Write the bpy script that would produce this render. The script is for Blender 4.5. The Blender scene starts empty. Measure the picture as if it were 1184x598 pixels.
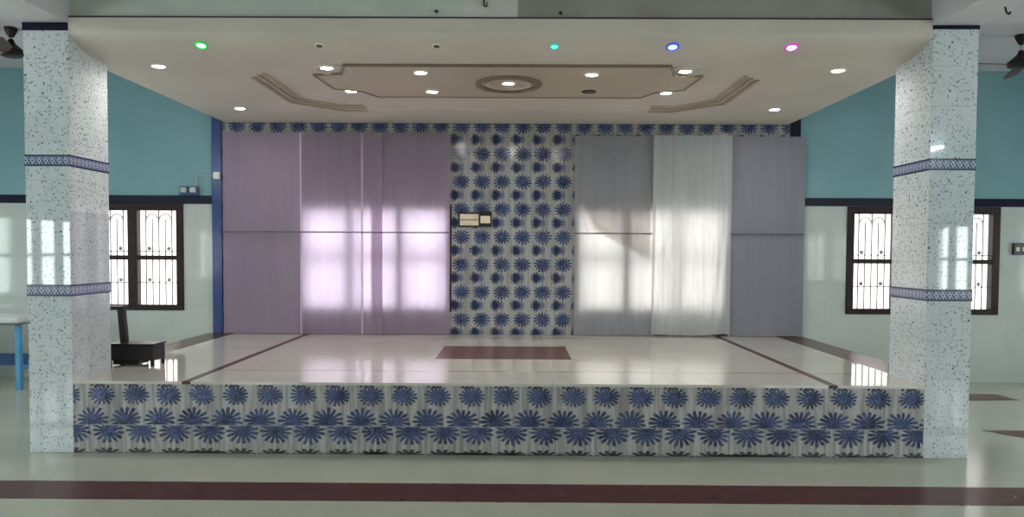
import bpy, bmesh, math, random
from mathutils import Vector, Matrix
random.seed(7)
S = bpy.context.scene
COL = S.collection
PI = math.pi

# ------------------------------------------------------------------ survey of the place (metres)
YF, YP, YB = 5.85, 6.41, 9.33          # pillar front, pillar back, back wall
XLO, XLI, XRI, XRO = -3.826, -3.479, 3.180, 3.530
HS, HC, HH, HB = 0.5675, 3.167, 3.834, 3.35   # stage, stage ceiling, hall ceiling, beam underside
XW0, XW1, YR = -8.0, 8.0, -7.0         # side walls, rear wall
MIDX = -0.11

# ------------------------------------------------------------------ object helpers
def link(o, parent=None):
    COL.objects.link(o)
    if parent is not None:
        o.parent = parent
    return o

def tag(o, label=None, cat=None, group=None, kind=None):
    if label: o['label'] = label
    if cat: o['category'] = cat
    if group: o['group'] = group
    if kind: o['kind'] = kind
    return o

def empty(name, loc=(0, 0, 0), rz=0.0):
    o = bpy.data.objects.new(name, None)
    o.empty_display_size = 0.1
    o.location = loc
    o.rotation_euler = (0, 0, rz)
    return link(o)

def obj(name, bm, m, parent=None, smooth=False, loc=None):
    me = bpy.data.meshes.new(name)
    bmesh.ops.recalc_face_normals(bm, faces=bm.faces[:])
    bm.to_mesh(me); bm.free()
    if smooth:
        for p in me.polygons: p.use_smooth = True
    me.materials.append(m)
    o = bpy.data.objects.new(name, me)
    if loc: o.location = loc
    return link(o, parent)

def box(bm, x0, x1, y0, y1, z0, z1, bev=0.0):
    r = bmesh.ops.create_cube(bm, size=1.0)
    vs = r['verts']
    for v in vs:
        v.co = Vector(((x0+x1)/2 + v.co.x*(x1-x0), (y0+y1)/2 + v.co.y*(y1-y0), (z0+z1)/2 + v.co.z*(z1-z0)))
    if bev > 0:
        es = list({e for v in vs for e in v.link_edges})
        bmesh.ops.bevel(bm, geom=es, offset=bev, segments=2, affect='EDGES', profile=0.5)

def boxm(x0, x1, y0, y1, z0, z1, bev=0.0):
    bm = bmesh.new(); box(bm, x0, x1, y0, y1, z0, z1, bev); return bm

def bar(bm, a, b, w, h):
    """rectangular bar from a to b (w across, h along z-ish)"""
    a, b = Vector(a), Vector(b)
    d = (b-a).normalized()
    up = Vector((0, 0, 1)) if abs(d.z) < 0.9 else Vector((0, 1, 0))
    s = d.cross(up).normalized(); u = s.cross(d)
    vs = []
    for p in (a, b):
        for i, j in ((-1, -1), (1, -1), (1, 1), (-1, 1)):
            vs.append(bm.verts.new(p + s*i*w/2 + u*j*h/2))
    for f in ((0, 1, 2, 3), (7, 6, 5, 4), (0, 4, 5, 1), (1, 5, 6, 2), (2, 6, 7, 3), (3, 7, 4, 0)):
        bm.faces.new([vs[i] for i in f])

def tube(bm, pts, r, seg=10):
    pts = [Vector(p) for p in pts]
    rings = []
    for i, p in enumerate(pts):
        d = (pts[min(i+1, len(pts)-1)] - pts[max(i-1, 0)]).normalized()
        up = Vector((0, 0, 1)) if abs(d.z) < 0.9 else Vector((1, 0, 0))
        s = d.cross(up).normalized(); u = s.cross(d)
        rr = r[i] if isinstance(r, (list, tuple)) else r
        rings.append([bm.verts.new(p + (s*math.cos(2*PI*k/seg) + u*math.sin(2*PI*k/seg))*rr) for k in range(seg)])
    for A, B in zip(rings, rings[1:]):
        for k in range(seg):
            bm.faces.new((A[k], A[(k+1) % seg], B[(k+1) % seg], B[k]))
    bm.faces.new(rings[0][::-1]); bm.faces.new(rings[-1])

def lathe(bm, prof, seg=28, sx=1.0, sy=1.0, c=(0, 0, 0)):
    """revolve (r, z) profile about z through c"""
    rings = []
    for r, z in prof:
        if r < 1e-6:
            rings.append([bm.verts.new((c[0], c[1], c[2]+z))])
        else:
            rings.append([bm.verts.new((c[0]+r*sx*math.cos(2*PI*k/seg), c[1]+r*sy*math.sin(2*PI*k/seg), c[2]+z)) for k in range(seg)])
    for A, B in zip(rings, rings[1:]):
        for k in range(seg):
            k2 = (k+1) % seg
            if len(A) == 1 and len(B) == 1: continue
            if len(A) == 1: bm.faces.new((A[0], B[k2], B[k]))
            elif len(B) == 1: bm.faces.new((A[k], A[k2], B[0]))
            else: bm.faces.new((A[k], A[k2], B[k2], B[k]))

def prism(bm, poly, z0, z1):
    a = [bm.verts.new((x, y, z0)) for x, y in poly]
    b = [bm.verts.new((x, y, z1)) for x, y in poly]
    n = len(poly)
    bm.faces.new(a[::-1]); bm.faces.new(b)
    for i in range(n):
        bm.faces.new((a[i], a[(i+1) % n], b[(i+1) % n], b[i]))

# ------------------------------------------------------------------ material helpers
def lin(c):
    out = []
    for v in c:
        v /= 255.0
        out.append(v/12.92 if v <= 0.04045 else ((v+0.055)/1.055)**2.4)
    return tuple(out) + (1.0,)

class X:
    """a scalar in a node tree, with arithmetic"""
    def __init__(s, nt, v): s.nt, s.v = nt, v
    def _m(s, op, *a, clamp=False):
        n = s.nt.nodes.new('ShaderNodeMath'); n.operation = op; n.use_clamp = clamp
        for i, q in enumerate((s,)+a):
            q = q.v if isinstance(q, X) else q
            if isinstance(q, (int, float)): n.inputs[i].default_value = q
            else: s.nt.links.new(q, n.inputs[i])
        return X(s.nt, n.outputs[0])
    def __add__(s, o): return s._m('ADD', o)
    def __sub__(s, o): return s._m('SUBTRACT', o)
    def __mul__(s, o): return s._m('MULTIPLY', o)
    def __truediv__(s, o): return s._m('DIVIDE', o)
    def fract(s): return s._m('FRACT')
    def abs(s): return s._m('ABSOLUTE')
    def sin(s): return s._m('SINE')
    def sqrt(s): return s._m('SQRT')
    def atan2(s, o): return s._m('ARCTAN2', o)
    def lt(s, o): return s._m('LESS_THAN', o)
    def gt(s, o): return s._m('GREATER_THAN', o)
    def max(s, o): return s._m('MAXIMUM', o)
    def min(s, o): return s._m('MINIMUM', o)
    def inv(s): return X(s.nt, 1.0)._m('SUBTRACT', s) if False else (s*-1.0)+1.0
    def step(s, a, b):
        n = s.nt.nodes.new('ShaderNodeMapRange'); n.interpolation_type = 'SMOOTHSTEP'
        s.nt.links.new(s.v, n.inputs[0])
        n.inputs[1].default_value = a; n.inputs[2].default_value = b
        return X(s.nt, n.outputs[0])

class M:
    def __init__(s, name, col=(200, 200, 200), rough=0.5, metal=0.0, spec=0.5):
        s.m = bpy.data.materials.new(name); s.m.use_nodes = True
        s.nt = s.m.node_tree; s.b = s.nt.nodes['Principled BSDF']
        s.b.inputs['Base Color'].default_value = lin(col)
        s.b.inputs['Roughness'].default_value = rough
        s.b.inputs['Metallic'].default_value = metal
        s.b.inputs['Specular IOR Level'].default_value = spec
        s.c = None
    def pos(s):
        t = s.nt.nodes.new('ShaderNodeTexCoord')
        q = s.nt.nodes.new('ShaderNodeSeparateXYZ')
        s.nt.links.new(t.outputs['Object'], q.inputs[0])
        s.tc = t.outputs['Object']
        return [X(s.nt, q.outputs[i]) for i in range(3)]
    def noise(s, scale, detail=2.0, vec=None):
        n = s.nt.nodes.new('ShaderNodeTexNoise'); n.inputs['Scale'].default_value = scale; n.inputs['Detail'].default_value = detail
        s.nt.links.new(vec if vec is not None else s.tc, n.inputs['Vector'])
        return X(s.nt, n.outputs['Fac'])
    def voronoi(s, scale, vec=None, rnd=1.0):
        n = s.nt.nodes.new('ShaderNodeTexVoronoi'); n.inputs['Scale'].default_value = scale; n.inputs['Randomness'].default_value = rnd
        s.nt.links.new(vec if vec is not None else s.tc, n.inputs['Vector'])
        q = s.nt.nodes.new('ShaderNodeSeparateColor'); s.nt.links.new(n.outputs['Color'], q.inputs[0])
        return X(s.nt, n.outputs['Distance']), X(s.nt, q.outputs[0]), X(s.nt, q.outputs[1])
    def color(s, c):
        n = s.nt.nodes.new('ShaderNodeRGB'); n.outputs[0].default_value = lin(c)
        return n.outputs[0]
    def mix(s, a, b, fac):
        n = s.nt.nodes.new('ShaderNodeMix'); n.data_type = 'RGBA'
        for q, i in ((a, 6), (b, 7)):
            if isinstance(q, tuple): n.inputs[i].default_value = lin(q)
            else: s.nt.links.new(q, n.inputs[i])
        if isinstance(fac, X): s.nt.links.new(fac.v, n.inputs[0])
        else: n.inputs[0].default_value = fac
        return n.outputs[2]
    def base(s, c): s.nt.links.new(c, s.b.inputs['Base Color']); return s
    def set(s, name, x): s.nt.links.new(x.v, s.b.inputs[name]); return s
    def bump(s, h, strength=0.3, dist=0.01):
        n = s.nt.nodes.new('ShaderNodeBump'); n.inputs['Strength'].default_value = strength; n.inputs['Distance'].default_value = dist
        s.nt.links.new(h.v, n.inputs['Height']); s.nt.links.new(n.outputs[0], s.b.inputs['Normal'])
        return s

def plain(name, col, rough=0.5, metal=0.0, spec=0.5, var=0.06, scale=6.0):
    """a plain finish with a little unevenness"""
    m = M(name, col, rough, metal, spec)
    m.pos()
    n = m.noise(scale, 4.0)
    d = tuple(max(0, v*(1-var)) for v in col); l = tuple(min(255, v*(1+var)) for v in col)
    m.base(m.mix(d, l, n.step(0.3, 0.7)))
    return m.m

def cell(x, period, off):
    """distance from the nearest of the points off + k*period"""
    return (((x-off)/period + 0.5).fract() - 0.5)*period

def flower(x, z, px, pz, cx, cz, rx, rz, n, depth=0.5, soft=0.2, wob=None):
    u = (cell(x, px, cx) if px else (x-cx))/rx
    v = (cell(z, pz, cz) if pz else (z-cz))/rz
    r = (u*u + v*v).sqrt()
    a = v.atan2(u)
    pet = (a*(n/2.0)).sin().abs()
    edge = pet.step(0.15, 0.85)*depth + (1.0-depth)
    if wob is not None: edge = edge + wob
    d = edge - r
    return d.step(-soft*0.5, soft*0.5), r

# ------------------------------------------------------------------ materials
def mat_front():
    m = M('stage_front_tile', (150, 152, 150), 0.16)
    x, y, z = m.pos()
    # grey fluted background: vertical streaks
    t = m.nt.nodes.new('ShaderNodeMapping'); t.inputs['Scale'].default_value = (1, 1, 0.04)
    m.nt.links.new(m.tc, t.inputs[0])
    s1 = m.noise(34.0, 2.0, t.outputs[0]).step(0.35, 0.65)
    bg = m.mix((146, 143, 140), (186, 183, 179), s1)
    s2 = m.noise(75.0, 1.0, t.outputs[0]).step(0.6, 0.72)
    bg = m.mix(bg, (122, 121, 122), s2*0.75)
    P = 0.2643
    jz = 0.222
    wb = (m.noise(22.0, 2.0) - 0.5)*0.55
    fa, ra = flower(x, z, P, 0, -0.083, 0.462, 0.100, 0.078, 16, 0.42, wob=wb)
    fb, rb = flower(x, z, P, 0, -0.158, 0.262, 0.122, 0.098, 15, 0.52, wob=wb)
    fb = fb*z.gt(jz+0.003)
    fc, rc = flower(x, z, P, 0, -0.035, 0.180, 0.122, 0.098, 15, 0.52, wob=wb)
    fc = fc*z.lt(jz-0.003)
    ft, rt = flower(x, z, P, 0, -0.120, 0.585, 0.105, 0.062, 14, 0.6)
    fo, ro = flower(x, z, P, 0, -0.050, -0.012, 0.130, 0.055, 12, 0.4)
    n = m.noise(9.0, 3.0).step(0.3, 0.7)
    blue = m.mix((50, 59, 90), (84, 95, 134), n)
    lt = m.noise(48.0, 2.0).step(0.5, 0.68)
    blue = m.mix(blue, (110, 122, 160), lt*0.6)
    # left half of the upper flowers is paler
    left = cell(x, P, -0.083).lt(0.0)
    bluea = m.mix(blue, (100, 112, 150), left*0.55)
    c = m.mix(bg, bluea, fa)
    c = m.mix(c, blue, fb); c = m.mix(c, blue, fc)
    c = m.mix(c, (34, 38, 62), ft)
    c = m.mix(c, (26, 26, 34), fo*0.9)
    j = cell(x, P, -0.07).abs().lt(0.0018).max((z-jz).abs().lt(0.0018))
    c = m.mix(c, (150, 150, 152), j*0.6)
    grime = m.noise(3.2, 4.0).step(0.45, 0.6)*z.lt(0.018)
    c = m.mix(c, (28, 24, 22), grime)
    m.base(c)
    allf = fa.max(fb).max(fc)
    wob = m.noise(70.0, 2.0)
    m.bump(allf*0.25 + wob*(allf*1.0 + 0.10) + s1*0.06, 0.9, 0.024)
    m.set('Metallic', allf*0.65)
    m.set('Roughness', allf*0.10 + 0.09)
    return m.m

def mat_back():
    m = M('stage_back_tile', (150, 152, 150), 0.12)
    x, y, z = m.pos()
    t = m.nt.nodes.new('ShaderNodeMapping'); t.inputs['Scale'].default_value = (1, 1, 0.05)
    m.nt.links.new(m.tc, t.inputs[0])
    s1 = m.noise(30.0, 2.0, t.outputs[0]).step(0.3, 0.7)
    bg = m.mix((138, 137, 136), (166, 165, 163), s1)
    PX, PZ = 0.252, 0.341
    wb = (m.noise(24.0, 2.0) - 0.5)*0.55
    fl, _ = flower(x, z, PX, PZ, -0.69, 2.80, 0.104, 0.094, 14, 0.42, wob=wb)
    fs, _ = flower(x, z, PX, PZ, -0.775, 2.635, 0.062, 0.072, 12, 0.35, wob=wb)
    fr, _ = flower(x, z, PX, PZ, -0.700, 2.635, 0.042, 0.060, 9, 0.55)
    n = m.noise(10.0, 3.0).step(0.3, 0.7)
    blue = m.mix((40, 49, 78), (70, 82, 118), n)
    lt = m.noise(48.0, 2.0).step(0.5, 0.68)
    blue = m.mix(blue, (100, 110, 140), lt*0.6)
    c = m.mix(bg, blue, fl)
    c = m.mix(c, (76, 86, 120), fr*0.8)
    c = m.mix(c, (40, 48, 78), fs)
    j = cell(x, PX, -0.56).abs().lt(0.003).max(cell(z, PZ, 2.88).abs().lt(0.003))
    c = m.mix(c, (176, 178, 180), j*0.6)
    m.base(c)
    m.bump(fl.max(fs), 0.15, 0.003)
    return m.m

def mat_pillar():
    m = M('pillar_tile', (200, 210, 212), 0.03, 0.0, 1.0)
    x, y, z = m.pos()
    nz = m.noise(3.0, 3.0)
    base = m.mix((204, 212, 214), (218, 223, 223), nz)
    d1, r1, g1 = m.voronoi(36.0)
    a = d1.lt(0.27)*r1.gt(0.30)
    c = m.mix(base, (122, 136, 148), a*0.8)
    # curled sprigs: short bent strokes
    wn = m.noise(26.0, 1.0)
    ridge = (wn - 0.5).abs().lt(0.012)
    d2, r2, g2 = m.voronoi(14.0)
    c = m.mix(c, (126, 140, 152), ridge*r2.gt(0.35)*0.75)
    d3, r3, g3 = m.voronoi(15.0)
    b = d3.lt(0.13)*r3.gt(0.50)
    c = m.mix(c, (58, 66, 80), b*0.9)
    jz = cell(z, 0.302, 0.02).abs().lt(0.0022)
    jx = cell(x, 0.1735, -3.826+0.1735).abs().lt(0.0014)*z.lt(1.9)
    c = m.mix(c, (150, 158, 160), jz.max(jx)*0.45)
    m.base(c)
    return m.m

def mat_band():
    m = M('pillar_border_tile', (60, 66, 110), 0.15)
    x, y, z = m.pos()
    s = x + y
    P = 0.052
    u = cell(s, P, 0.0).abs()/ (P*0.5)
    # z within band is centred by the mesh: object origin sits at the band centre
    v = z.abs()/0.045
    dia = (u + v*1.2)
    inner = dia.lt(0.78)*dia.gt(0.36)
    leaf = cell(s + z*0.7, P*0.5, 0.01).abs().lt(0.004)*v.lt(0.7)
    c = m.mix((70, 78, 118), (190, 196, 212), inner.max(leaf)*0.85)
    edge = v.gt(0.80)
    c = m.mix(c, (30, 34, 66), edge)
    m.base(c)
    return m.m

def mat_wall():
    """glazed pale tile below the stripe, teal distemper above it"""
    m = M('hall_wall', (190, 195, 190), 0.2)
    x, y, z = m.pos()
    up = z.gt(2.22)
    n = m.noise(1.3, 4.0).step(0.3, 0.7)
    teal = m.mix((126, 166, 172), (136, 174, 180), n)
    tile = m.mix((192, 199, 193), (201, 208, 202), n)
    j = cell(z, 0.30, 0.02).abs().lt(0.0018).max(cell(x+y, 0.45, 0.1).abs().lt(0.0018))
    tile = m.mix(tile, (176, 180, 177), j*0.6)
    m.base(m.mix(tile, teal, up))
    m.set('Roughness', up*0.5 + 0.06)
    m.set('Specular IOR Level', up*-0.3 + 0.5)
    return m.m

def mat_stage_floor():
    m = M('stage_floor_tile', (205, 198, 190), 0.07)
    x, y, z = m.pos()
    n = m.noise(2.0, 5.0).step(0.25, 0.75)
    f = m.noise(160.0, 2.0).step(0.35, 0.65)
    c = m.mix((202, 197, 185), (211, 206, 195), n)
    c = m.mix(c, (186, 180, 169), f*0.2)
    br = m.mix((78, 44, 38), (96, 58, 50), f)
    ins = (y-6.43).abs().lt(0.011).max((y-8.93).abs().lt(0.011))*x.gt(-2.6)*x.lt(3.2)
    c = m.mix(c, (128, 104, 92), ins*0.85)
    j = cell(x, 1.26, 0.29).abs().lt(0.003)
    c = m.mix(c, (150, 138, 128), j*0.55)
    st = (x+2.585).abs().lt(0.035).max((x-2.47).abs().lt(0.035))
    c = m.mix(c, br, st)
    edge = x.lt(-3.50).max(x.gt(3.20))
    c = m.mix(c, br, edge)
    ip = (x+0.125).abs().lt(0.655)*(y-7.66).abs().lt(0.49)
    it = cell(x, 0.218, 0.0).abs().lt(0.004)
    pb = m.mix((98, 66, 60), (112, 80, 74), f)
    pb = m.mix(pb, (84, 56, 52), it*0.7)
    c = m.mix(c, pb, ip)
    m.base(c)
    dull = ip.max(st).max(edge)
    m.set('Roughness', dull*0.22 + 0.05)
    m.set('Specular IOR Level', dull*-0.67 + 0.85)
    return m.m

def mat_floor():
    m = M('hall_floor', (165, 172, 158), 0.09)
    x, y, z = m.pos()
    n = m.noise(1.1, 5.0).step(0.25, 0.75)
    f = m.noise(140.0, 2.0).step(0.35, 0.65)
    c = m.mix((172, 175, 157), (184, 186, 169), n)
    c = m.mix(c, (158, 160, 142), f*0.3)
    br = m.mix((76, 41, 40), (84, 47, 45), n)
    band = (y-4.935).abs().lt(0.19)
    c = m.mix(c, br, band)
    m.base(c)
    w = m.noise(5.0, 3.0)
    m.set('Roughness', w*0.10 + band*0.12 + 0.12)
    m.set('Specular IOR Level', band*-0.35 + 0.5)
    return m.m

def mat_cloth(name, col, tcol, T, weave=0.04, stripes=None):
    m = bpy.data.materials.new(name); m.use_nodes = True
    h = M.__new__(M); h.m = m; h.nt = m.node_tree
    nt = m.node_tree; nt.nodes.remove(nt.nodes['Principled BSDF'])
    out = nt.nodes['Material Output']
    x, y, z = h.pos()
    t = nt.nodes.new('ShaderNodeMapping'); t.inputs['Scale'].default_value = (1, 1, 0.06)
    nt.links.new(h.tc, t.inputs[0])
    n = h.noise(16.0, 4.0, t.outputs[0]).step(0.25, 0.75)
    lo = tuple(v*(1-weave) for v in col); hi = tuple(min(255, v*(1+weave)) for v in col)
    c = h.mix(lo, hi, n)
    tl = tuple(v*(1-weave*1.2) for v in tcol)
    tc = h.mix(tl, tcol, n)
    d = nt.nodes.new('ShaderNodeBsdfDiffuse'); nt.links.new(c, d.inputs[0])
    tr = nt.nodes.new('ShaderNodeBsdfTranslucent'); nt.links.new(tc, tr.inputs[0])
    mx = nt.nodes.new('ShaderNodeMixShader'); mx.inputs[0].default_value = T
    nt.links.new(d.outputs[0], mx.inputs[1]); nt.links.new(tr.outputs[0], mx.inputs[2])
    nt.links.new(mx.outputs[0], out.inputs[0])
    return m

def mat_emit(name, col, strength, wl=None):
    m = bpy.data.materials.new(name); m.use_nodes = True
    b = m.node_tree.nodes['Principled BSDF']
    b.inputs['Base Color'].default_value = lin(col)
    b.inputs['Emission Color'].default_value = lin(col)
    b.inputs['Emission Strength'].default_value = strength
    b.inputs['Roughness'].default_value = 0.3
    return m

def mat_glass(name, tint):
    m = bpy.data.materials.new(name); m.use_nodes = True
    nt = m.node_tree; nt.nodes.remove(nt.nodes['Principled BSDF'])
    t = nt.nodes.new('ShaderNodeBsdfTransparent'); t.inputs[0].default_value = tint
    g = nt.nodes.new('ShaderNodeBsdfGlossy'); g.inputs['Roughness'].default_value = 0.05
    mx = nt.nodes.new('ShaderNodeMixShader'); mx.inputs[0].default_value = 0.05
    nt.links.new(t.outputs[0], mx.inputs[1]); nt.links.new(g.outputs[0], mx.inputs[2])
    nt.links.new(mx.outputs[0], nt.nodes['Material Output'].inputs[0])
    return m

def mat_beam():
    """cross beam: greenish at one end, a pale patch, grey at the other"""
    m = M('beam_tones', (160, 165, 158), 0.6)
    x, y, z = m.pos()
    n = m.noise(2.5, 5.0).step(0.3, 0.7)
    a = m.mix((186, 194, 186), (202, 208, 200), n)
    b = m.mix((204, 198, 192), (216, 212, 208), n)
    c = m.mix((146, 143, 136), (160, 157, 150), n)
    k = m.mix(a, b, x.gt(-0.42))
    k = m.mix(k, c, x.gt(-0.005))  # brightness seam across the beam put into its colour
    m.base(k)
    return m.m

FRONT, BACK, PILLAR, BAND = mat_front(), mat_back(), mat_pillar(), mat_band()
WALL, SFLOOR, FLOOR, GLASS, BEAMP = mat_wall(), mat_stage_floor(), mat_floor(), mat_glass('window_glass', (0.93, 0.96, 0.95, 1)), mat_beam()
TINTED = mat_glass('dimming_window_glass', (0.52, 0.50, 0.49, 1))  # glass tint added to dim daylight through the two uncurtained windows
NAVY = plain('navy_tile', (11, 13, 38), 0.3, 0, 0.2)
BLUEP = plain('blue_pilaster_tile', (52, 72, 128), 0.14)
CEILP = plain('stage_ceiling_paint', (211, 201, 190), 0.55, var=0.02, scale=1.5)
CEILD = plain('ceiling_panel_paint', (192, 177, 158), 0.5, var=0.02, scale=1.5)
CEILL = plain('ceiling_moulding_paint', (126, 108, 90), 0.5)
CEILM = plain('ceiling_cornice_paint', (176, 161, 142), 0.5, var=0.02)
HALLC = plain('hall_ceiling_paint', (206, 204, 208), 0.6, var=0.03, scale=1.0)
WOOD = plain('dark_window_wood', (40, 22, 18), 0.45, 0, 0.25)
GRILLE = plain('grille_paint', (176, 172, 172), 0.45)
BROWN = plain('brown_floor_inlay', (88, 52, 46), 0.3, 0, 0.2)
BLACK = plain('black_metal', (22, 20, 22), 0.35)
FANB = plain('fan_brown', (84, 48, 40), 0.35)
FANM = plain('fan_dark', (34, 26, 26), 0.35, 0.3)
CREAM = plain('cream_plastic', (226, 212, 186), 0.35)
GREYP = plain('grey_plastic', (186, 192, 198), 0.35)
WHITEP = plain('white_plastic', (222, 224, 224), 0.35)
TBLUE = plain('sky_blue_metal', (86, 160, 204), 0.35)
TTOP = plain('table_top_laminate', (206, 208, 210), 0.3)
DBLUE = plain('blue_bar_metal', (44, 84, 132), 0.4)
ROD = plain('rail_metal', (104, 98, 104), 0.4)
BEZEL = plain('downlight_bezel', (226, 220, 210), 0.35)
OFFL = plain('unlit_lens', (92, 78, 66), 0.3)
LIT = mat_emit('lit_lens', (255, 250, 244), 170.0)

# ------------------------------------------------------------------ walls with openings
def wall_mesh(u0, u1, z0, z1, holes, fn):
    """boxes tiling the rectangle (u,z) less the holes; fn(bm,u0,u1,z0,z1) adds one box"""
    us = sorted({u0, u1} | {h[0] for h in holes} | {h[1] for h in holes})
    zs = sorted({z0, z1} | {h[2] for h in holes} | {h[3] for h in holes})
    us = [u for u in us if u0 <= u <= u1]; zs = [z for z in zs if z0 <= z <= z1]
    bm = bmesh.new()
    V = {}
    def solid(i, k):
        if i < 0 or k < 0 or i >= len(us)-1 or k >= len(zs)-1: return False
        uc, zc = (us[i]+us[i+1])/2, (zs[k]+zs[k+1])/2
        return not any(h[0] < uc < h[1] and h[2] < zc < h[3] for h in holes)
    def v(i, k, s):
        q = (i, k, s)
        if q not in V: V[q] = bm.verts.new(fn(us[i], zs[k], s))
        return V[q]
    for i in range(len(us)-1):
        for k in range(len(zs)-1):
            if not solid(i, k): continue
            for s in (0, 1):
                bm.faces.new((v(i, k, s), v(i+1, k, s), v(i+1, k+1, s), v(i, k+1, s)))
            for (a, b, di, dk) in (((i, k), (i+1, k), 0, -1), ((i, k+1), (i+1, k+1), 0, 1), ((i, k), (i, k+1), -1, 0), ((i+1, k), (i+1, k+1), 1, 0)):
                if not solid(i+di, k+dk):
                    bm.faces.new((v(*a, 0), v(*b, 0), v(*b, 1), v(*a, 1)))
    return bm

WZ0, WZ1, WW = 0.845, 2.175, 1.88
back_win = [-5.08, -1.75, 1.65, 5.01]
left_win = [-5.7, -3.4, -1.15, 1.1, 3.2, 5.3, 7.5]
right_win = [-5.9, -4.0, -1.95, 0.3, 2.4, 4.6, 7.4]
rear_win = [-6.4, 7.0]
T = 0.22
def holes(cs): return [(c-WW/2, c+WW/2, WZ0, WZ1) for c in cs]

o = obj('wall_back', wall_mesh(XW0-T, XW1+T, 0, HH, holes(back_win), lambda u, z, s: (u, YB + s*T, z)), WALL)
tag(o, 'back wall of the hall, pale glazed tile below and teal paint above', 'wall', kind='structure')
o = obj('wall_left', wall_mesh(YR-T, YB, 0, HH, holes(left_win), lambda u, z, s: (XW0 - s*T, u, z)), WALL)
tag(o, 'left side wall of the hall with teal upper half', 'wall', kind='structure')
o = obj('wall_right', wall_mesh(YR-T, YB, 0, HH, holes(right_win), lambda u, z, s: (XW1 + s*T, u, z)), WALL)
tag(o, 'right side wall of the hall with teal upper half', 'wall', kind='structure')
o = obj('wall_rear', wall_mesh(XW0, XW1, 0, HH, holes(rear_win), lambda u, z, s: (u, YR - s*T, z)), WALL)
tag(o, 'wall at the far end of the hall, behind the viewer', 'wall', kind='structure')

o = obj('floor', boxm(XW0-T, XW1+T, YR-T, YB+T, -0.12, 0.0), FLOOR)
tag(o, 'polished greenish grey hall floor with a dark brown band', 'floor', kind='structure')
o = obj('ceiling', boxm(XW0-T, XW1+T, YR-T, YB+T, HH, HH+0.15), HALLC)
tag(o, 'plain pale grey ceiling of the hall', 'ceiling', kind='structure')

# navy stripe round the walls
bm = bmesh.new()
box(bm, XW0, -3.77, YB-0.012, YB, 2.168, 2.272); box(bm, 3.47, XW1, YB-0.012, YB, 2.178, 2.278)
tag(obj('trim_1', bm, NAVY), 'navy stripe along the back wall over the windows', 'trim', kind='structure')
bm = bmesh.new()
box(bm, XW0, XW0+0.012, YR, YB-0.02, 2.176, 2.276)
tag(obj('trim_2', bm, NAVY), 'navy stripe along the left wall', 'trim', kind='structure')
bm = bmesh.new()
box(bm, XW1-0.012, XW1, YR, YB-0.02, 2.176, 2.276)
tag(obj('trim_3', bm, NAVY), 'navy stripe along the right wall', 'trim', kind='structure')

# stage back panel of flowered tile + blue pilasters
o = obj('wall_stage', wall_mesh(-3.65, 3.355, HS, HC+0.1, holes(back_win), lambda u, z, s: (u, YB - 0.012 + s*0.011, z)), BACK)
tag(o, 'blue flowered tile facing of the stage back wall', 'wall', kind='structure')
tag(obj('trim_4', boxm(-3.772, -3.652, YB-0.03, YB, HS, HC+0.2), BLUEP), 'narrow blue tiled pilaster at the left end of the stage back wall', 'trim', kind='structure')
tag(obj('trim_5', boxm(3.357, 3.470, YB-0.03, YB, HS, HC+0.2), NAVY), 'narrow navy tiled pilaster at the right end of the stage back wall', 'trim', kind='structure')

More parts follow.
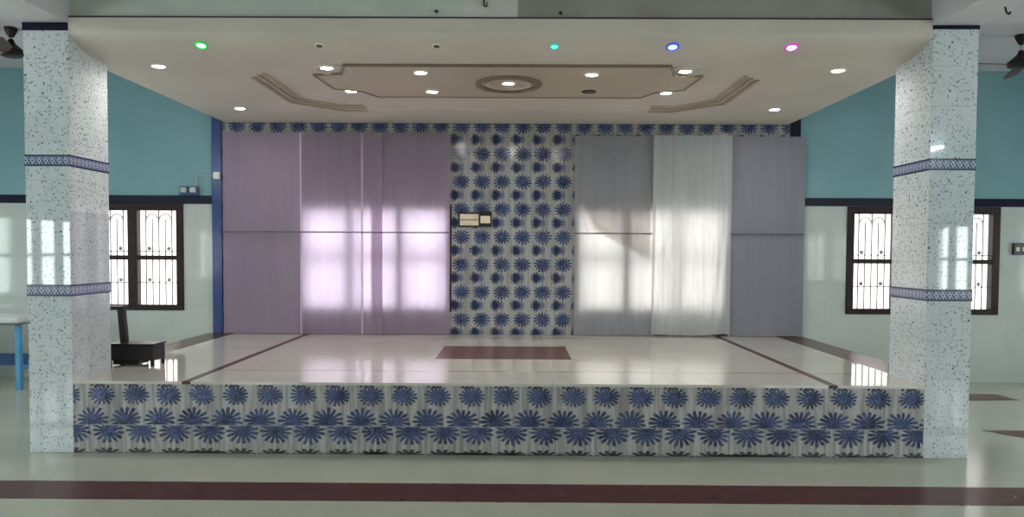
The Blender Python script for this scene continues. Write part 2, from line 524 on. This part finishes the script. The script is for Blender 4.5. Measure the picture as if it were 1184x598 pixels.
# ------------------------------------------------------------------ windows
def window(idx, label, loc, rz, detail=True, glass=None):
    """origin at sill centre on the wall face; x along the wall, +y outwards"""
    w = empty('window_%d' % idx, loc, rz)
    tag(w, label, 'window', kind='structure')
    hw, H = WW/2, WZ1-WZ0
    fo = 0.09
    bm = bmesh.new()
    y0, y1 = -0.018, 0.09
    box(bm, -hw, hw, y0, y1, 0, fo*0.75, 0.006); box(bm, -hw, hw, y0, y1, H-fo, H, 0.006)
    box(bm, -hw, -hw+fo, y0+0.001, y1-0.001, fo*0.75, H-fo, 0.004); box(bm, hw-fo, hw, y0+0.001, y1-0.001, fo*0.75, H-fo, 0.004)
    obj('window_frame', bm, WOOD, w)
    pw = (WW - 2*fo - 2*0.12)/3
    xs = [-hw+fo + k*(pw+0.12) for k in range(3)]
    zt = 0.655
    for k in (0, 1):
        obj('mullion', boxm(xs[k]+pw, xs[k]+pw+0.12, y0+0.004, y1-0.004, fo*0.7, H-fo+0.005, 0.004), WOOD, w)
    obj('transom', boxm(-hw+fo, hw-fo, y0+0.010, y1-0.01, zt-0.028, zt+0.028, 0.004), WOOD, w)
    if detail:
        for k in range(3):
            for up in (0, 1):
                x0 = xs[k]; za = zt+0.028 if up else fo*0.75; zb = H-fo if up else zt-0.028
                yy = 0.055
                bm = bmesh.new()
                n = 6
                for q in range(1, n):
                    X0 = x0 + pw*q/n
                    top = zb if (not up or q in (1, 3, 5)) else zb-0.10
                    bar(bm, (X0, yy, za), (X0, yy, top), 0.014, 0.010)
                if up:
                    for cx in (x0+pw*2/n, x0+pw*4/n):
                        pts = [(cx + pw/n*math.cos(t), yy, zb-0.14 + 0.10*math.sin(t)) for t in [PI*i/8 for i in range(9)]]
                        for a, b in zip(pts, pts[1:]): bar(bm, a, b, 0.013, 0.012)
                    hz = za + 0.085
                else:
                    hz = (za+zb)/2 + 0.03
                bar(bm, (x0, yy, hz-0.035), (x0+pw, yy, hz-0.035), 0.010, 0.012)
                for cx in (x0+pw*1.5/n, x0+pw*4.5/n):
                    lathe_pts = [(0, -0.012), (0.02, -0.006), (0.026, 0.0), (0.02, 0.006), (0, 0.012)]
                    b2 = bmesh.new(); lathe(b2, lathe_pts, 12)
                    bmesh.ops.rotate(b2, verts=b2.verts[:], cent=(0, 0, 0), matrix=Matrix.Rotation(PI/2, 3, 'X'))
                    bmesh.ops.translate(b2, verts=b2.verts[:], vec=(cx, yy, hz))
                    tmp = bpy.data.meshes.new('t'); b2.to_mesh(tmp); b2.free(); bm.from_mesh(tmp); bpy.data.meshes.remove(tmp)
                obj('grille', bm, GRILLE, w)
    obj('glass_pane', boxm(-hw+fo*0.5, hw-fo*0.5, 0.074, 0.078, 0.03, H-0.03), glass or GLASS, w)
    return w

labs = ['dark framed grilled window to the left of the stage', 'grilled window behind the lilac curtains',
        'grilled window behind the grey and white curtains', 'dark framed grilled window behind the right pillar']
wi = 1
for c, l in zip(back_win, labs):
    window(wi, l, (c, YB, WZ0), 0, True, TINTED if wi in (1, 4) else GLASS); wi += 1
for q, c in enumerate(left_win):
    window(wi, 'plain window in the left side wall, number %d from the hall end' % (q+1), (XW0, c, WZ0), PI/2, False); wi += 1
for q, c in enumerate(right_win):
    window(wi, 'plain window in the right side wall, number %d from the hall end' % (q+1), (XW1, c, WZ0), -PI/2, False); wi += 1
for q, c in enumerate(rear_win):
    window(wi, 'plain window in the far end wall, %s of the two' % ('first', 'second')[q], (c, YR, WZ0), PI, False); wi += 1

# ------------------------------------------------------------------ stage
tag(obj('stage_front', boxm(XLI, XRI, YF, YF+0.03, 0, HS-0.022), FRONT), 'front of the stage faced with blue flowered tile', 'stage', kind='structure')
bm = bmesh.new()
prism(bm, [(XLI, YF-0.006), (XRI, YF-0.006), (XRI, YP), (XRO, YP), (XRO, YB-0.031), (XLO, YB-0.031), (XLO, YP), (XLI, YP)], HS-0.022, HS)
tag(obj('stage_floor', bm, SFLOOR), 'polished cream stage floor with brown inlaid strips', 'floor', kind='structure')
bm = bmesh.new()
prism(bm, [(XLI, YF+0.031), (XRI, YF+0.031), (XRI, YP), (XRO-0.01, YP), (XRO-0.01, YB), (XLO+0.01, YB), (XLO+0.01, YP), (XLI, YP)], 0.0, HS-0.022)
tag(obj('stage_body', bm, WALL), 'pale tiled sides of the raised stage', 'stage', kind='structure')

# brown inlays in the hall floor at the right of the stage
bm = bmesh.new()
prism(bm, [(4.20, 6.79), (8.0, 6.80), (8.0, 4.9), (5.2, 5.6), (4.95, 5.95)][:2] + [(8.0, 5.0), (5.02, 5.9)], 0.0, 0.002)
bm.free()
bm = bmesh.new(); prism(bm, [(4.22, 6.79), (7.9, 6.80), (7.9, 2.9), (7.2, 2.9)], 0.0, 0.0025)
tag(obj('floor_inlay', bm, BROWN), 'pointed dark brown floor inlay at the right edge', 'floor inlay', kind='structure')
bm = bmesh.new(); prism(bm, [(4.3, 8.56), (5.46, 8.57), (5.50, 8.22), (4.3, 8.14)], 0.0, 0.0025)
tag(obj('floor_inlay', bm, BROWN), 'short brown floor inlay just right of the right pillar', 'floor inlay', kind='structure')

# ------------------------------------------------------------------ pillars
def pillar(name, label, x0, x1, capz):
    p = obj(name, boxm(x0, x1, YF, YP, 0, HB, 0.004), PILLAR)
    tag(p, label, 'pillar', kind='structure')
    for zc in (2.288, 1.277):
        bm = boxm(x0-0.003, x1+0.003, YF-0.003, YP+0.003, -0.045, 0.045)
        b = obj('border_band', bm, BAND, p, loc=(0, 0, zc)); tag(b, 'navy patterned border tiles')
    b = obj('top_band', boxm(x0-0.004, x1+0.004, YF-0.004, YF+0.05, capz, HB-0.002), NAVY, p)
    tag(b, 'plain dark navy strip under the beam')
    return p
pillar('pillar', 'speckled white tiled pillar at the left front corner of the stage', XLO, XLI, 3.287)
pillar('pillar', 'speckled white tiled pillar at the right front corner of the stage', XRI, XRO, 3.318)

# ------------------------------------------------------------------ beams
for x0, x1, l in ((XLO, XLI, 'plain ceiling beam running forward over the left pillar'), (XRI, XRO, 'plain ceiling beam running forward over the right pillar')):
    tag(obj('beam', boxm(x0, x1, YR, YB, HB, HH), HALLC), l, 'beam', kind='structure')
tag(obj('beam', boxm(XLI, XRI, YF+0.03, YF+0.33, 3.40, HH), BEAMP), 'painted cross beam above the front edge of the stage ceiling', 'beam', kind='structure')
tag(obj('trim_6', boxm(XLI, XRI, YF+0.012, YF+0.06, 3.388, 3.404), plain('joint_dark', (58, 44, 42), 0.6)), 'thin dark joint under the cross beam', 'trim', kind='structure')

# ------------------------------------------------------------------ stage ceiling: flat soffit with a rounded front edge
RY, RZ = 0.45, 0.125
prof = [(YF, 3.388), (YF, HC+RZ)]
NQ = 14
for k in range(1, NQ+1):
    t = PI/2*k/NQ
    prof.append((YF + RY*(1-math.cos(t)), HC + RZ*(1-math.sin(t))))
bm = bmesh.new()
# rounded nose between the pillars
P0 = prof + [(YP, HC), (YP, 3.388)]
a = [bm.verts.new((XLI, y, z)) for y, z in P0]; b = [bm.verts.new((XRI, y, z)) for y, z in P0]
for i in range(len(P0)):
    k = (i+1) % len(P0); bm.faces.new((a[i], a[k], b[k], b[i]))
bm.faces.new(a[::-1]); bm.faces.new(b)
cl = obj('stage_ceiling', bm, CEILP)
for p in cl.data.polygons: p.use_smooth = True
cl.data.set_sharp_from_angle(angle=0.6)
tag(cl, 'low cream false ceiling over the stage with a rounded front edge', 'ceiling', kind='structure')
obj('soffit', boxm(-3.60, 3.31, YP, YB-0.04, HC, 3.388), CEILP, cl)

def ridge(bm, pts, w, h, z=HC):
    for p, q in zip(pts, pts[1:]):
        p, q = Vector((p[0], p[1], z-h/2+0.002)), Vector((q[0], q[1], z-h/2+0.002))
        d = (q-p).normalized()
        bar(bm, p-d*w*0.35, q+d*w*0.35, w, h)

poly = [(-1.37, 6.37), (-1.46, 6.68), (-1.72, 6.73), (-1.68, 7.28), (-1.43, 7.40), (-1.32, 7.65)]
poly = poly + [(-x, y) for x, y in poly[::-1]]
poly = [(x + MIDX + 0.02, y) for x, y in poly]
bm = bmesh.new(); prism(bm, poly, HC-0.012, HC+0.01)
obj('centre_panel', bm, CEILD, cl)
bm = bmesh.new(); ridge(bm, [poly[-1], poly[0]], 0.026, 0.024); obj('panel_moulding', bm, CEILL, cl)
bm = bmesh.new(); ridge(bm, poly, 0.020, 0.022)
obj('panel_moulding', bm, plain('panel_edge_paint', (146, 128, 108), 0.5), cl)
for d in (0.0, 0.075, 0.15):
    x0, x1, yb = -2.39 + d + 0.0, 2.17 - d, 8.43 - d*2.0
    ch = 0.46 - d*0.9
    bm = bmesh.new()
    ridge(bm, [(x0, 6.86 - d), (x0, yb-ch), (x0+ch, yb), (x0+ch+0.25, yb)], 0.036, 0.020)
    obj('cornice_moulding', bm, CEILM, cl)
    bm = bmesh.new()
    ridge(bm, [(x1-ch-0.25, yb), (x1-ch, yb), (x1, yb-ch), (x1, 6.90 - d)], 0.036, 0.020)
    obj('cornice_moulding', bm, CEILM, cl)
    bm = bmesh.new()
    ridge(bm, [(x0+ch+0.30, yb), (x1-ch-0.30, yb)], 0.036, 0.007)
    obj('cornice_moulding', bm, CEILP, cl)
# medallions
def ring(bm, cx, cy, rx, ry, w, h, z=HC, seg=48):
    prof = [(1-w/2/rx, 0.004), (1-w/2/rx, -h*0.7), (1-w/4/rx, -h), (1+w/4/rx, -h), (1+w/2/rx, -h*0.7), (1+w/2/rx, 0.004)]
    lathe(bm, prof, seg, rx, ry, (cx, cy, z))
bm = bmesh.new(); ring(bm, -0.085, 7.03, 0.285, 0.30, 0.045, 0.028, HC-0.012); obj('oval_medallion', bm, CEILL, cl)
bm = bmesh.new(); ring(bm, -0.085, 7.03, 0.20, 0.21, 0.03, 0.018, HC-0.012); obj('oval_medallion', bm, CEILD, cl)
for x in (-1.62, 1.44):
    bm = bmesh.new(); ring(bm, x+0.02, 6.55, 0.15, 0.16, 0.025, 0.014); obj('round_medallion', bm, CEILP, cl)

# ------------------------------------------------------------------ downlights
def downlight(name, loc, label, lens, rx=0.0, r=0.066, group=None, ringmat=None):
    e = empty(name, loc); e.rotation_euler = (rx, 0, 0)
    tag(e, label, 'light', group)
    bm = bmesh.new()
    lathe(bm, [(r*0.74, 0.004), (r*0.74, -0.008), (r*0.86, -0.012), (r*1.04, -0.008), (r*1.08, 0.0), (r*1.08, 0.004)], 28)
    obj('bezel', bm, ringmat or BEZEL, e, True)
    bm = bmesh.new()
    lathe(bm, [(0, -0.010), (r*0.40, -0.0095), (r*0.70, -0.007), (r*0.74, -0.004), (r*0.74, 0.002), (0, 0.002)], 24)
    obj('lens', bm, lens, e, True)
    return e
G = 'downlights in the stage ceiling'
zp = HC - 0.012
spots = [
    (-3.06, 6.45, HC, 'lit white downlight beside the left pillar at the ceiling front', LIT),
    (-3.06, 8.34, HC, 'lit white downlight in the far left corner of the stage ceiling', LIT),
    (-1.635, 6.49, HC, 'lit white downlight within the left round ceiling moulding', LIT),
    (-1.635, 7.43, HC, 'lit white downlight at the back left corner of the centre ceiling panel', LIT),
    (-0.845, 6.60, zp, 'lit white downlight on the front of the ceiling panel, left of the oval medallion', LIT),
    (-0.835, 7.38, zp, 'lit white downlight on the back of the ceiling panel, left of the oval medallion', LIT),
    (-0.085, 7.01, zp, 'lit white downlight in the middle of the oval ceiling medallion', LIT),
    (0.645, 6.65, zp, 'lit white downlight on the front of the ceiling panel, right of the oval medallion', LIT),
    (0.69, 7.36, zp, 'unlit dark downlight on the ceiling panel, right of the oval medallion', OFFL),
    (1.455, 7.45, HC, 'lit white downlight at the back right corner of the centre ceiling panel', LIT),
    (1.445, 6.57, HC, 'lit white downlight within the right round ceiling moulding', LIT),
    (2.80, 8.28, HC, 'lit white downlight in the far right corner of the stage ceiling', LIT),
    (2.74, 6.52, HC, 'lit white downlight beside the right pillar at the ceiling front', LIT)]
for x, y, z, l, m_ in spots:
    downlight('downlight', (x, y, z), l, m_, group=G, ringmat=FANM if m_ is OFFL else None)

tq = math.radians(41)
yq, zq = YF + RY*(1-math.cos(tq)), HC + RZ*(1-math.sin(tq))
# surface tangent on the rounded edge, so each lamp sits flush on it
tilt = -math.atan2(RZ*math.cos(tq), RY*math.sin(tq))
cols = [(-2.49, 'green lit lamp on the rounded front edge of the stage ceiling', (90, 255, 120), (24, 190, 70), 9),
        (-1.56, 'small unlit lamp on the ceiling front edge, next to the green lamp', None, None, 0),
        (-0.64, 'small unlit lamp on the ceiling front edge, next to the cyan lamp', None, None, 0),
        (0.285, 'cyan lit lamp on the rounded front edge of the stage ceiling', (60, 255, 205), (40, 190, 160), 3),
        (1.21, 'blue lit lamp on the rounded front edge of the stage ceiling', (90, 150, 255), (56, 70, 225), 6),
        (2.14, 'magenta lit lamp on the rounded front edge of the stage ceiling', (255, 190, 255), (225, 50, 205), 9)]
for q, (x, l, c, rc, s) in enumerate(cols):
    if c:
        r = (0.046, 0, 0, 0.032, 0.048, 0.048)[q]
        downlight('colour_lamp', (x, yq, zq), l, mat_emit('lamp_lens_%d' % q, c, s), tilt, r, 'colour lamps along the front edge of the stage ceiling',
                  mat_emit('lamp_bloom_ring_%d' % q, rc, 0.35))  # bloom around the lens put in as a glowing coloured bezel
    else:
        downlight('colour_lamp', (x, yq, zq), l, OFFL, tilt, 0.034, 'colour lamps along the front edge of the stage ceiling')

# ------------------------------------------------------------------ curtains
def curtain(name, label, x0, x1, z0, z1, y0, m, fold=None, group=None, hem=None, nx=70, nz=70, bottom=None):
    """a hanging cloth; fold(x,z)->offset; thickness from its own folds"""
    bm = bmesh.new()
    g = []
    for k in range(nz+1):
        row = []
        for i in range(nx+1):
            x = x0 + (x1-x0)*i/nx
            zb = z0 + (bottom((x-x0)/(x1-x0)) if bottom else 0)
            z = zb + (z1-zb)*k/nz
            row.append(bm.verts.new((x, y0 + (fold(x, z) if fold else 0), z)))
        g.append(row)
    for k in range(nz):
        for i in range(nx):
            bm.faces.new((g[k][i], g[k][i+1], g[k+1][i+1], g[k+1][i]))
    o = obj(name, bm, m, None, True)
    tag(o, label, 'curtain', group)
    if hem:
        for xs in hem:
            bm = bmesh.new()
            zs = [z0 + (z1-z0)*k/40 for k in range(41)]
            L = [[bm.verts.new((xs + dx, y0 + (fold(min(max(xs+dx, x0), x1), z) if fold else 0) - 0.004, z)) for dx in (-0.011, 0.011)] for z in zs]
            for A, B in zip(L, L[1:]): bm.faces.new((A[0], A[1], B[1], B[0]))
            h = obj('side_hem', bm, HEM if 'lilac' in m.name else HEMG, o, True)
            tag(h, 'paler stitched edge')
    return o

LILAC = mat_cloth('lilac_cloth', (150, 136, 152), (240, 212, 238), 0.27, 0.016)
LILACD = mat_cloth('lilac_lined_cloth', (147, 133, 150), (226, 200, 230), 0.08, 0.012)
GREY = mat_cloth('grey_cloth', (151, 152, 158), (240, 226, 218), 0.24, 0.022)
GREYD = mat_cloth('grey_lined_cloth', (139, 140, 149), (220, 216, 216), 0.08, 0.012)
WHITEC = mat_cloth('white_cloth', (180, 184, 186), (244, 228, 220), 0.23, 0.022)
HEM = mat_cloth('lilac_hem', (206, 188, 206), (235, 210, 235), 0.2, 0.02)
HEMG = mat_cloth('grey_hem', (186, 186, 188), (235, 225, 225), 0.2, 0.02)

def soft(amp, wl, ph):
    return lambda x, z: amp*math.sin(2*PI*x/wl + ph + 0.3*math.sin(2.1*z)) + amp*0.5*math.sin(2*PI*x/(wl*0.43) + 2*ph)
YC = 9.248
GC = 'cloth panels hung across the stage back wall'
ZT, ZB = 3.04, HS+0.006
curtain('curtain', 'flat plain lilac cloth panel at the far left of the stage', -3.615, -2.645, ZB, ZT, YC, LILACD, soft(0.004, 0.5, 0.2), GC)
curtain('curtain', 'lilac cloth panel glowing over the left half of a window', -2.665, -1.650, ZB, ZT, YC-0.018, LILAC, soft(0.005, 0.31, 1.0), GC, [-2.652, -1.90], 100)
curtain('curtain', 'lilac cloth panel glowing beside the flowered tile strip', -1.790, -0.825, ZB, ZT, YC, LILAC, soft(0.005, 0.37, 2.0), GC)
def fold_swag(x, z):
    b = soft(0.006, 0.33, 0.5)(x, z)
    for (xa, za, xb, zb, am, wd) in ((0.80, 2.02, 1.64, 1.50, 0.020, 0.030), (0.74, 2.06, 0.98, 1.62, 0.016, 0.03), (1.0, 1.86, 1.64, 1.62, 0.010, 0.03), (1.58, 1.95, 1.54, 1.55, 0.014, 0.025)):
        dx, dz = xb-xa, zb-za; L2 = dx*dx+dz*dz
        t = min(1, max(0, ((x-xa)*dx + (z-za)*dz)/L2))
        d = math.hypot(x-xa-t*dx, z-za-t*dz)
        b -= am*math.exp(-(d/wd)**2)*math.sin(PI*min(1, t+0.12))
    return b
curtain('curtain', 'grey cloth panel with a sagging fold, beside the flowered tile strip', 0.705, 1.675, ZB, 3.015, YC, GREY, fold_swag, GC, None, 120, 150)
def fold_white(x, z):
    t = (x-1.655)/0.945
    k = 0.35 + 0.65*min(1.0, max(0.0, (3.02-z)/1.6))
    return k*(0.019*math.sin(2*PI*x/0.41 + 0.8*math.sin(1.7*z)) + 0.007*math.sin(2*PI*x/0.17 + 1.3 + 0.6*math.sin(2.9*z)) + 0.003*math.sin(2*PI*x/0.061+z)) - 0.032*math.exp(-((x-2.49+0.05*math.sin(2.2*z))/0.045)**2) - 0.012*math.exp(-((math.hypot((x-2.12)/0.30, (z-1.62)/0.36)-1.0)/0.09)**2)*(1.0 if z > 1.45 else max(0.0, 1-(1.45-z)/0.5))
curtain('curtain', 'loose whitish cloth panel with gathered folds and a wavy bottom edge', 1.652, 2.605, ZB+0.002, 3.02, YC-0.046, WHITEC, fold_white, GC, None, 140, 60,
        bottom=lambda t: 0.007*math.sin(9*t) + 0.008 + 0.012*t*t)
curtain('curtain', 'flat plain grey cloth panel at the far right of the stage', 2.595, 3.515, ZB, 3.015, YC, GREYD, soft(0.005, 0.42, 0.9), GC, [2.612])
# second layer gathered inside the grey panel: ends in a slanting hem
def slack(t): return 0.62*math.exp(-((t-0.10)/0.10)**2)*0.35 - 0.46*t
curtain('curtain', 'short second layer of grey cloth showing through with a slanting lower edge', 0.72, 1.64, 1.98, 2.965, YC+0.03, mat_cloth('grey_inner_cloth', (150, 149, 148), (238, 226, 218), 0.5, 0.03),
        soft(0.006, 0.3, 1.9), GC, None, 60, 40, bottom=slack)
# rails the cloth is tied to
def rail(x0, x1, z, label, y):
    bm = bmesh.new(); tube(bm, [(x0, y, z), (x1, y, z)], 0.0085, 10)
    o = obj('curtain_rail', bm, ROD); tag(o, label, 'rail')
rail(-3.61, -0.83, 1.825, 'thin dark rail across the lilac curtains', YC-0.044)
rail(0.70, 1.648, 1.825, 'thin dark rail across the sagging grey curtain', YC-0.046)
rail(2.61, 3.50, 1.825, 'thin dark rail across the flat grey curtain at the far right', YC-0.020)
for x0, x1, l in ((-3.62, -0.82, 'top rail carrying the lilac curtains'), (0.70, 3.52, 'top rail carrying the grey and white curtains')):
    bm = bmesh.new(); tube(bm, [(x0, YC+0.047, 3.028 if x0 < 0 else 3.002), (x1, YC+0.047, 3.028 if x0 < 0 else 3.002)], 0.011, 10)
    r = obj('curtain_rail', bm, ROD); tag(r, l, 'rail')
    for q in range(4):
        xx = x0 + 0.12 + (x1-x0-0.24)*q/3
        bm = bmesh.new(); tube(bm, [(xx, YC+0.047, 3.03), (xx, YB-0.012, 3.03)], 0.008, 8); obj('bracket', bm, ROD, r)

# ------------------------------------------------------------------ switchboards and wall fittings
e = empty('switchboard', (-0.52, YB-0.012, 1.90)); tag(e, 'black switchboard with cream plates on the flowered tile wall', 'switchboard')
obj('back_box', boxm(-0.205, 0.055, -0.030, 0, 0.0, 0.18, 0.004), BLACK, e)
obj('side_box', boxm(0.055, 0.205, -0.034, 0, 0.005, 0.19, 0.004), BLACK, e)
obj('switch_plate', boxm(-0.185, 0.045, -0.036, -0.028, 0.092, 0.158, 0.003), CREAM, e)
obj('switch_plate', boxm(-0.185, 0.045, -0.036, -0.028, 0.018, 0.084, 0.003), CREAM, e)
obj('socket_plate', boxm(0.068, 0.19, -0.042, -0.032, 0.045, 0.135, 0.003), CREAM, e)
for q in range(4):
    for z in (0.118, 0.040):
        obj('rocker', boxm(-0.172+q*0.056, -0.142+q*0.056, -0.040, -0.034, z-0.018, z+0.018, 0.003), CREAM, e)

e = empty('switch_box', (6.19, YB, 1.59)); tag(e, 'small dark switch box on the pale wall right of the right pillar', 'switch')
obj('housing', boxm(-0.085, 0.085, -0.04, 0, 0, 0.145, 0.005), BLACK, e)
for x in (-0.04, 0.04):
    obj('switch', boxm(x-0.022, x+0.022, -0.048, -0.038, 0.045, 0.095, 0.003), CREAM, e)

e = empty('emergency_light', (-4.045, YB-0.012, 2.273)); tag(e, 'pair of small grey wall boxes on the navy stripe with a thin conduit', 'wall fitting')
obj('base', boxm(-0.12, 0.12, -0.05, 0.012, 0, 0.018, 0.003), DBLUE, e)
for x in (-0.058, 0.058):
    h = obj('lamp_box', boxm(x-0.052, x+0.052, -0.07, 0.012, 0.018, 0.110, 0.01), plain('slate_plastic', (92, 106, 128), 0.4), e)
    obj('lamp_face', boxm(x-0.036, x+0.036, -0.078, -0.066, 0.032, 0.094, 0.01), GREYP, h)
bm = bmesh.new(); tube(bm, [(0.075, -0.005, 0.11), (0.075, -0.005, 0.232), (0.08, -0.005, 0.240), (0.30, -0.02, 0.240)], 0.008, 8)
obj('conduit', bm, GREYP, e)
obj('junction_box', boxm(0.30, 0.385, -0.055, -0.018, 0.20, 0.285, 0.008), WHITEP, e)

# ------------------------------------------------------------------ black stand on the stage edge
e = empty('pedestal_stand', (-3.405, 6.70, HS)); tag(e, 'black metal stand with low box base and upright post, beside the left pillar', 'stand')
e.rotation_euler = (0, 0, -0.03)
obj('base_box', boxm(-0.205, 0.205, -0.11, 0.11, 0.050, 0.185, 0.008), BLACK, e)
obj('base_top', boxm(-0.212, 0.212, -0.12, 0.12, 0.185, 0.200, 0.005), BLACK, e)
obj('motor_housing', boxm(-0.17, 0.06, -0.09, 0.10, 0.012, 0.052, 0.008), BLACK, e)
for sx in (-1, 1):
    for sy in (-1, 1):
        bm = bmesh.new(); box(bm, sx*0.19-0.012, sx*0.19+0.012, sy*0.095-0.012, sy*0.095+0.012, 0.0, 0.08, 0.002)
        obj('foot', bm, BLACK, e)
bm = bmesh.new(); bar(bm, (-0.11, 0, 0.195), (-0.135, 0, 0.50), 0.055, 0.05); obj('post', bm, BLACK, e)
obj('top_bar', boxm(-0.30, -0.105, -0.05, 0.05, 0.495, 0.525, 0.006), BLACK, e)

# ------------------------------------------------------------------ table at the left edge
e = empty('table', (-6.3, 8.62, 0)); tag(e, 'long table with grey white top and sky blue legs against the left back wall', 'table')
obj('tabletop', boxm(-0.85, 0.76, -0.32, 0.32, 0.775, 0.83, 0.006), TTOP, e)
obj('apron', boxm(-0.80, 0.70, -0.27, 0.27, 0.74, 0.775), plain('apron_metal', (120, 126, 132), 0.4), e)
for x in (-0.76, 0.66):
    for y in (-0.16, 0.24):
        obj('leg', boxm(x-0.028, x+0.028, y-0.028, y+0.028, 0.0, 0.745, 0.003), TBLUE, e)
    obj('stretcher', boxm(x-0.02, x+0.02, -0.14, 0.22, 0.22, 0.26), TBLUE, e)
obj('stretcher', boxm(-0.74, 0.64, 0.21, 0.25, 0.22, 0.36), DBLUE, e)

# ------------------------------------------------------------------ ceiling fans
def fan(label, loc, a0, drop, pitch=12):
    e = empty('ceiling_fan', loc); tag(e, label, 'fan', 'ceiling fans beside the stage')
    bm = bmesh.new(); lathe(bm, [(0, 0.0), (0.062, -0.001), (0.058, -0.03), (0.03, -0.085), (0.016, -0.10), (0, -0.10)], 24); obj('canopy', bm, FANM, e, True)
    bm = bmesh.new(); tube(bm, [(0, 0, -0.08), (0, 0, -drop)], 0.011, 10); obj('downrod', bm, GREYP, e, True)
    bm = bmesh.new()
    lathe(bm, [(0, -drop+0.05), (0.022, -drop+0.045), (0.04, -drop), (0.105, -drop-0.055), (0.125, -drop-0.075), (0.12, -drop-0.115), (0.07, -drop-0.135), (0, -drop-0.14)], 28)
    obj('motor', bm, FANM, e, True)
    for q in range(3):
        a = a0 + q*2*PI/3
        bm = bmesh.new()
        box(bm, 0.10, 0.22, -0.02, 0.02, -0.004, 0.004)
        hw = [(0.19, 0.05), (0.24, 0.062), (0.40, 0.066), (0.56, 0.064), (0.60, 0.052)]
        top = [(x, w) for x, w in hw] + [(x, -w) for x, w in hw[::-1]]
        prism(bm, top, -0.004, 0.004)
        R = Matrix.Rotation(a, 4, 'Z') @ Matrix.Rotation(math.radians(pitch), 4, 'X')
        bmesh.ops.transform(bm, matrix=Matrix.Translation((0, 0, -drop-0.10)) @ R, verts=bm.verts[:])
        obj('blade', bm, FANB, e)
fan('dark brown ceiling fan cut by the photo edge, left of the left pillar', (-5.13, 7.66, HH), math.radians(-68), 0.16, 16)
fan('dark brown ceiling fan right of the right pillar', (5.14, 7.80, HH), math.radians(186), 0.20, -14)

# small iron fixings on the beams
def hook(label, loc, h):
    bm = bmesh.new()
    tube(bm, [(0, 0.0, h), (0, -0.01, h*0.5), (0, -0.02, 0.012), (0.012, -0.03, 0.0), (0.024, -0.02, 0.012), (0.024, -0.014, h*0.35)], 0.007, 8)
    o = obj('ceiling_hook', bm, BLACK, None, True, loc); tag(o, label, 'hook')
hook('small dark iron hook on the pale patch of the cross beam', (-0.265, YF+0.028, 3.478), 0.10)
hook('small dark iron hook above the right pillar at the picture edge', (3.45, 5.42, HB-0.06), 0.06)
def nail(label, loc):
    bm = bmesh.new(); tube(bm, [(0, 0.003, 0), (0, -0.02, 0.0), (0, -0.024, 0), (0, -0.03, 0)], [0.006, 0.006, 0.013, 0.012], 10)
    o = obj('wall_nail', bm, BLACK, None, False, loc); tag(o, label, 'nail')
nail('single dark nail head on the grey end of the cross beam', (0.325, YF+0.03, 3.435))
nail('single dark nail head on the greenish end of the cross beam', (-0.63, YF+0.03, 3.445))

# ------------------------------------------------------------------ light: daylight through the windows
W = bpy.data.worlds.new('daylight'); S.world = W; W.use_nodes = True
bg = W.node_tree.nodes['Background']
bg.inputs[0].default_value = (0.94, 0.98, 1.0, 1); bg.inputs[1].default_value = 7.0

def portal(loc, rot, w, h):
    l = bpy.data.lights.new('window_daylight', 'AREA'); l.shape = 'RECTANGLE'; l.size = w; l.size_y = h
    l.cycles.is_portal = True
    o = bpy.data.objects.new('window_daylight', l); o.location = loc; o.rotation_euler = rot; link(o)
zc = (WZ0+WZ1)/2
for c in back_win: portal((c, YB+0.12, zc), (-PI/2, 0, 0), WW, WZ1-WZ0)
for c in left_win: portal((XW0-0.12, c, zc), (PI/2, 0, -PI/2), WW, WZ1-WZ0)
for c in right_win: portal((XW1+0.12, c, zc), (PI/2, 0, PI/2), WW, WZ1-WZ0)
for c in rear_win: portal((c, YR-0.12, zc), (PI/2, 0, 0), WW, WZ1-WZ0)

# added tube lights, unseen on the hall side walls, to brighten hall and stage
ADDED_TUBE = mat_emit('added_tube_glow', (250, 252, 255), 55.0)
q = 0
for sx in (-1, 1):
    for y in ((-4.8, -2.5, 0.35, 2.8) if sx < 0 else (-5.2, -3.1, -0.6, 1.9)):
        q += 1
        e = empty('added_tube_light', (sx*8.0, y, 3.60)); tag(e, 'added unseen tube light high on the %s hall wall, number %d from the far end' % (('left', 'right')[sx > 0], (q-1) % 4+1), 'light', 'added fill lights on the hall side walls')
        obj('fitting', boxm(-0.03, 0.002, -0.63, 0.63, -0.03, 0.03, 0.004) if sx > 0 else boxm(-0.002, 0.03, -0.63, 0.63, -0.03, 0.03, 0.004), WHITEP, e)
        bm = bmesh.new(); tube(bm, [(-sx*0.055, -0.59, 0), (-sx*0.055, 0.59, 0)], 0.019, 12); obj('tube', bm, ADDED_TUBE, e, True)

# ------------------------------------------------------------------ camera
yaw, pitch, roll, cy, f = 0.0064, 0.0357, 0.0052, 321.9, 870.0
fw = Vector((-math.sin(yaw)*math.cos(pitch), math.cos(yaw)*math.cos(pitch), -math.sin(pitch)))
r = Vector((math.cos(yaw), math.sin(yaw), 0)); u = r.cross(fw)
r2 = math.cos(roll)*r + math.sin(roll)*u; u2 = -math.sin(roll)*r + math.cos(roll)*u
cd = bpy.data.cameras.new('camera'); co = bpy.data.objects.new('camera', cd); link(co)
mw = Matrix(((r2.x, u2.x, -fw.x, 0), (r2.y, u2.y, -fw.y, 0), (r2.z, u2.z, -fw.z, 1.6), (0, 0, 0, 1)))
co.matrix_world = mw
cd.sensor_fit = 'HORIZONTAL'; cd.sensor_width = 36.0; cd.lens = f*36.0/1184.0
cd.shift_y = (cy-299.0)/1184.0
cd.clip_start = 0.05
S.camera = co

S.view_settings.view_transform = 'Standard'; S.view_settings.look = 'None'
S.view_settings.gamma = 1.0; S.view_settings.use_curve_mapping = False
S.view_settings.exposure = 0.67
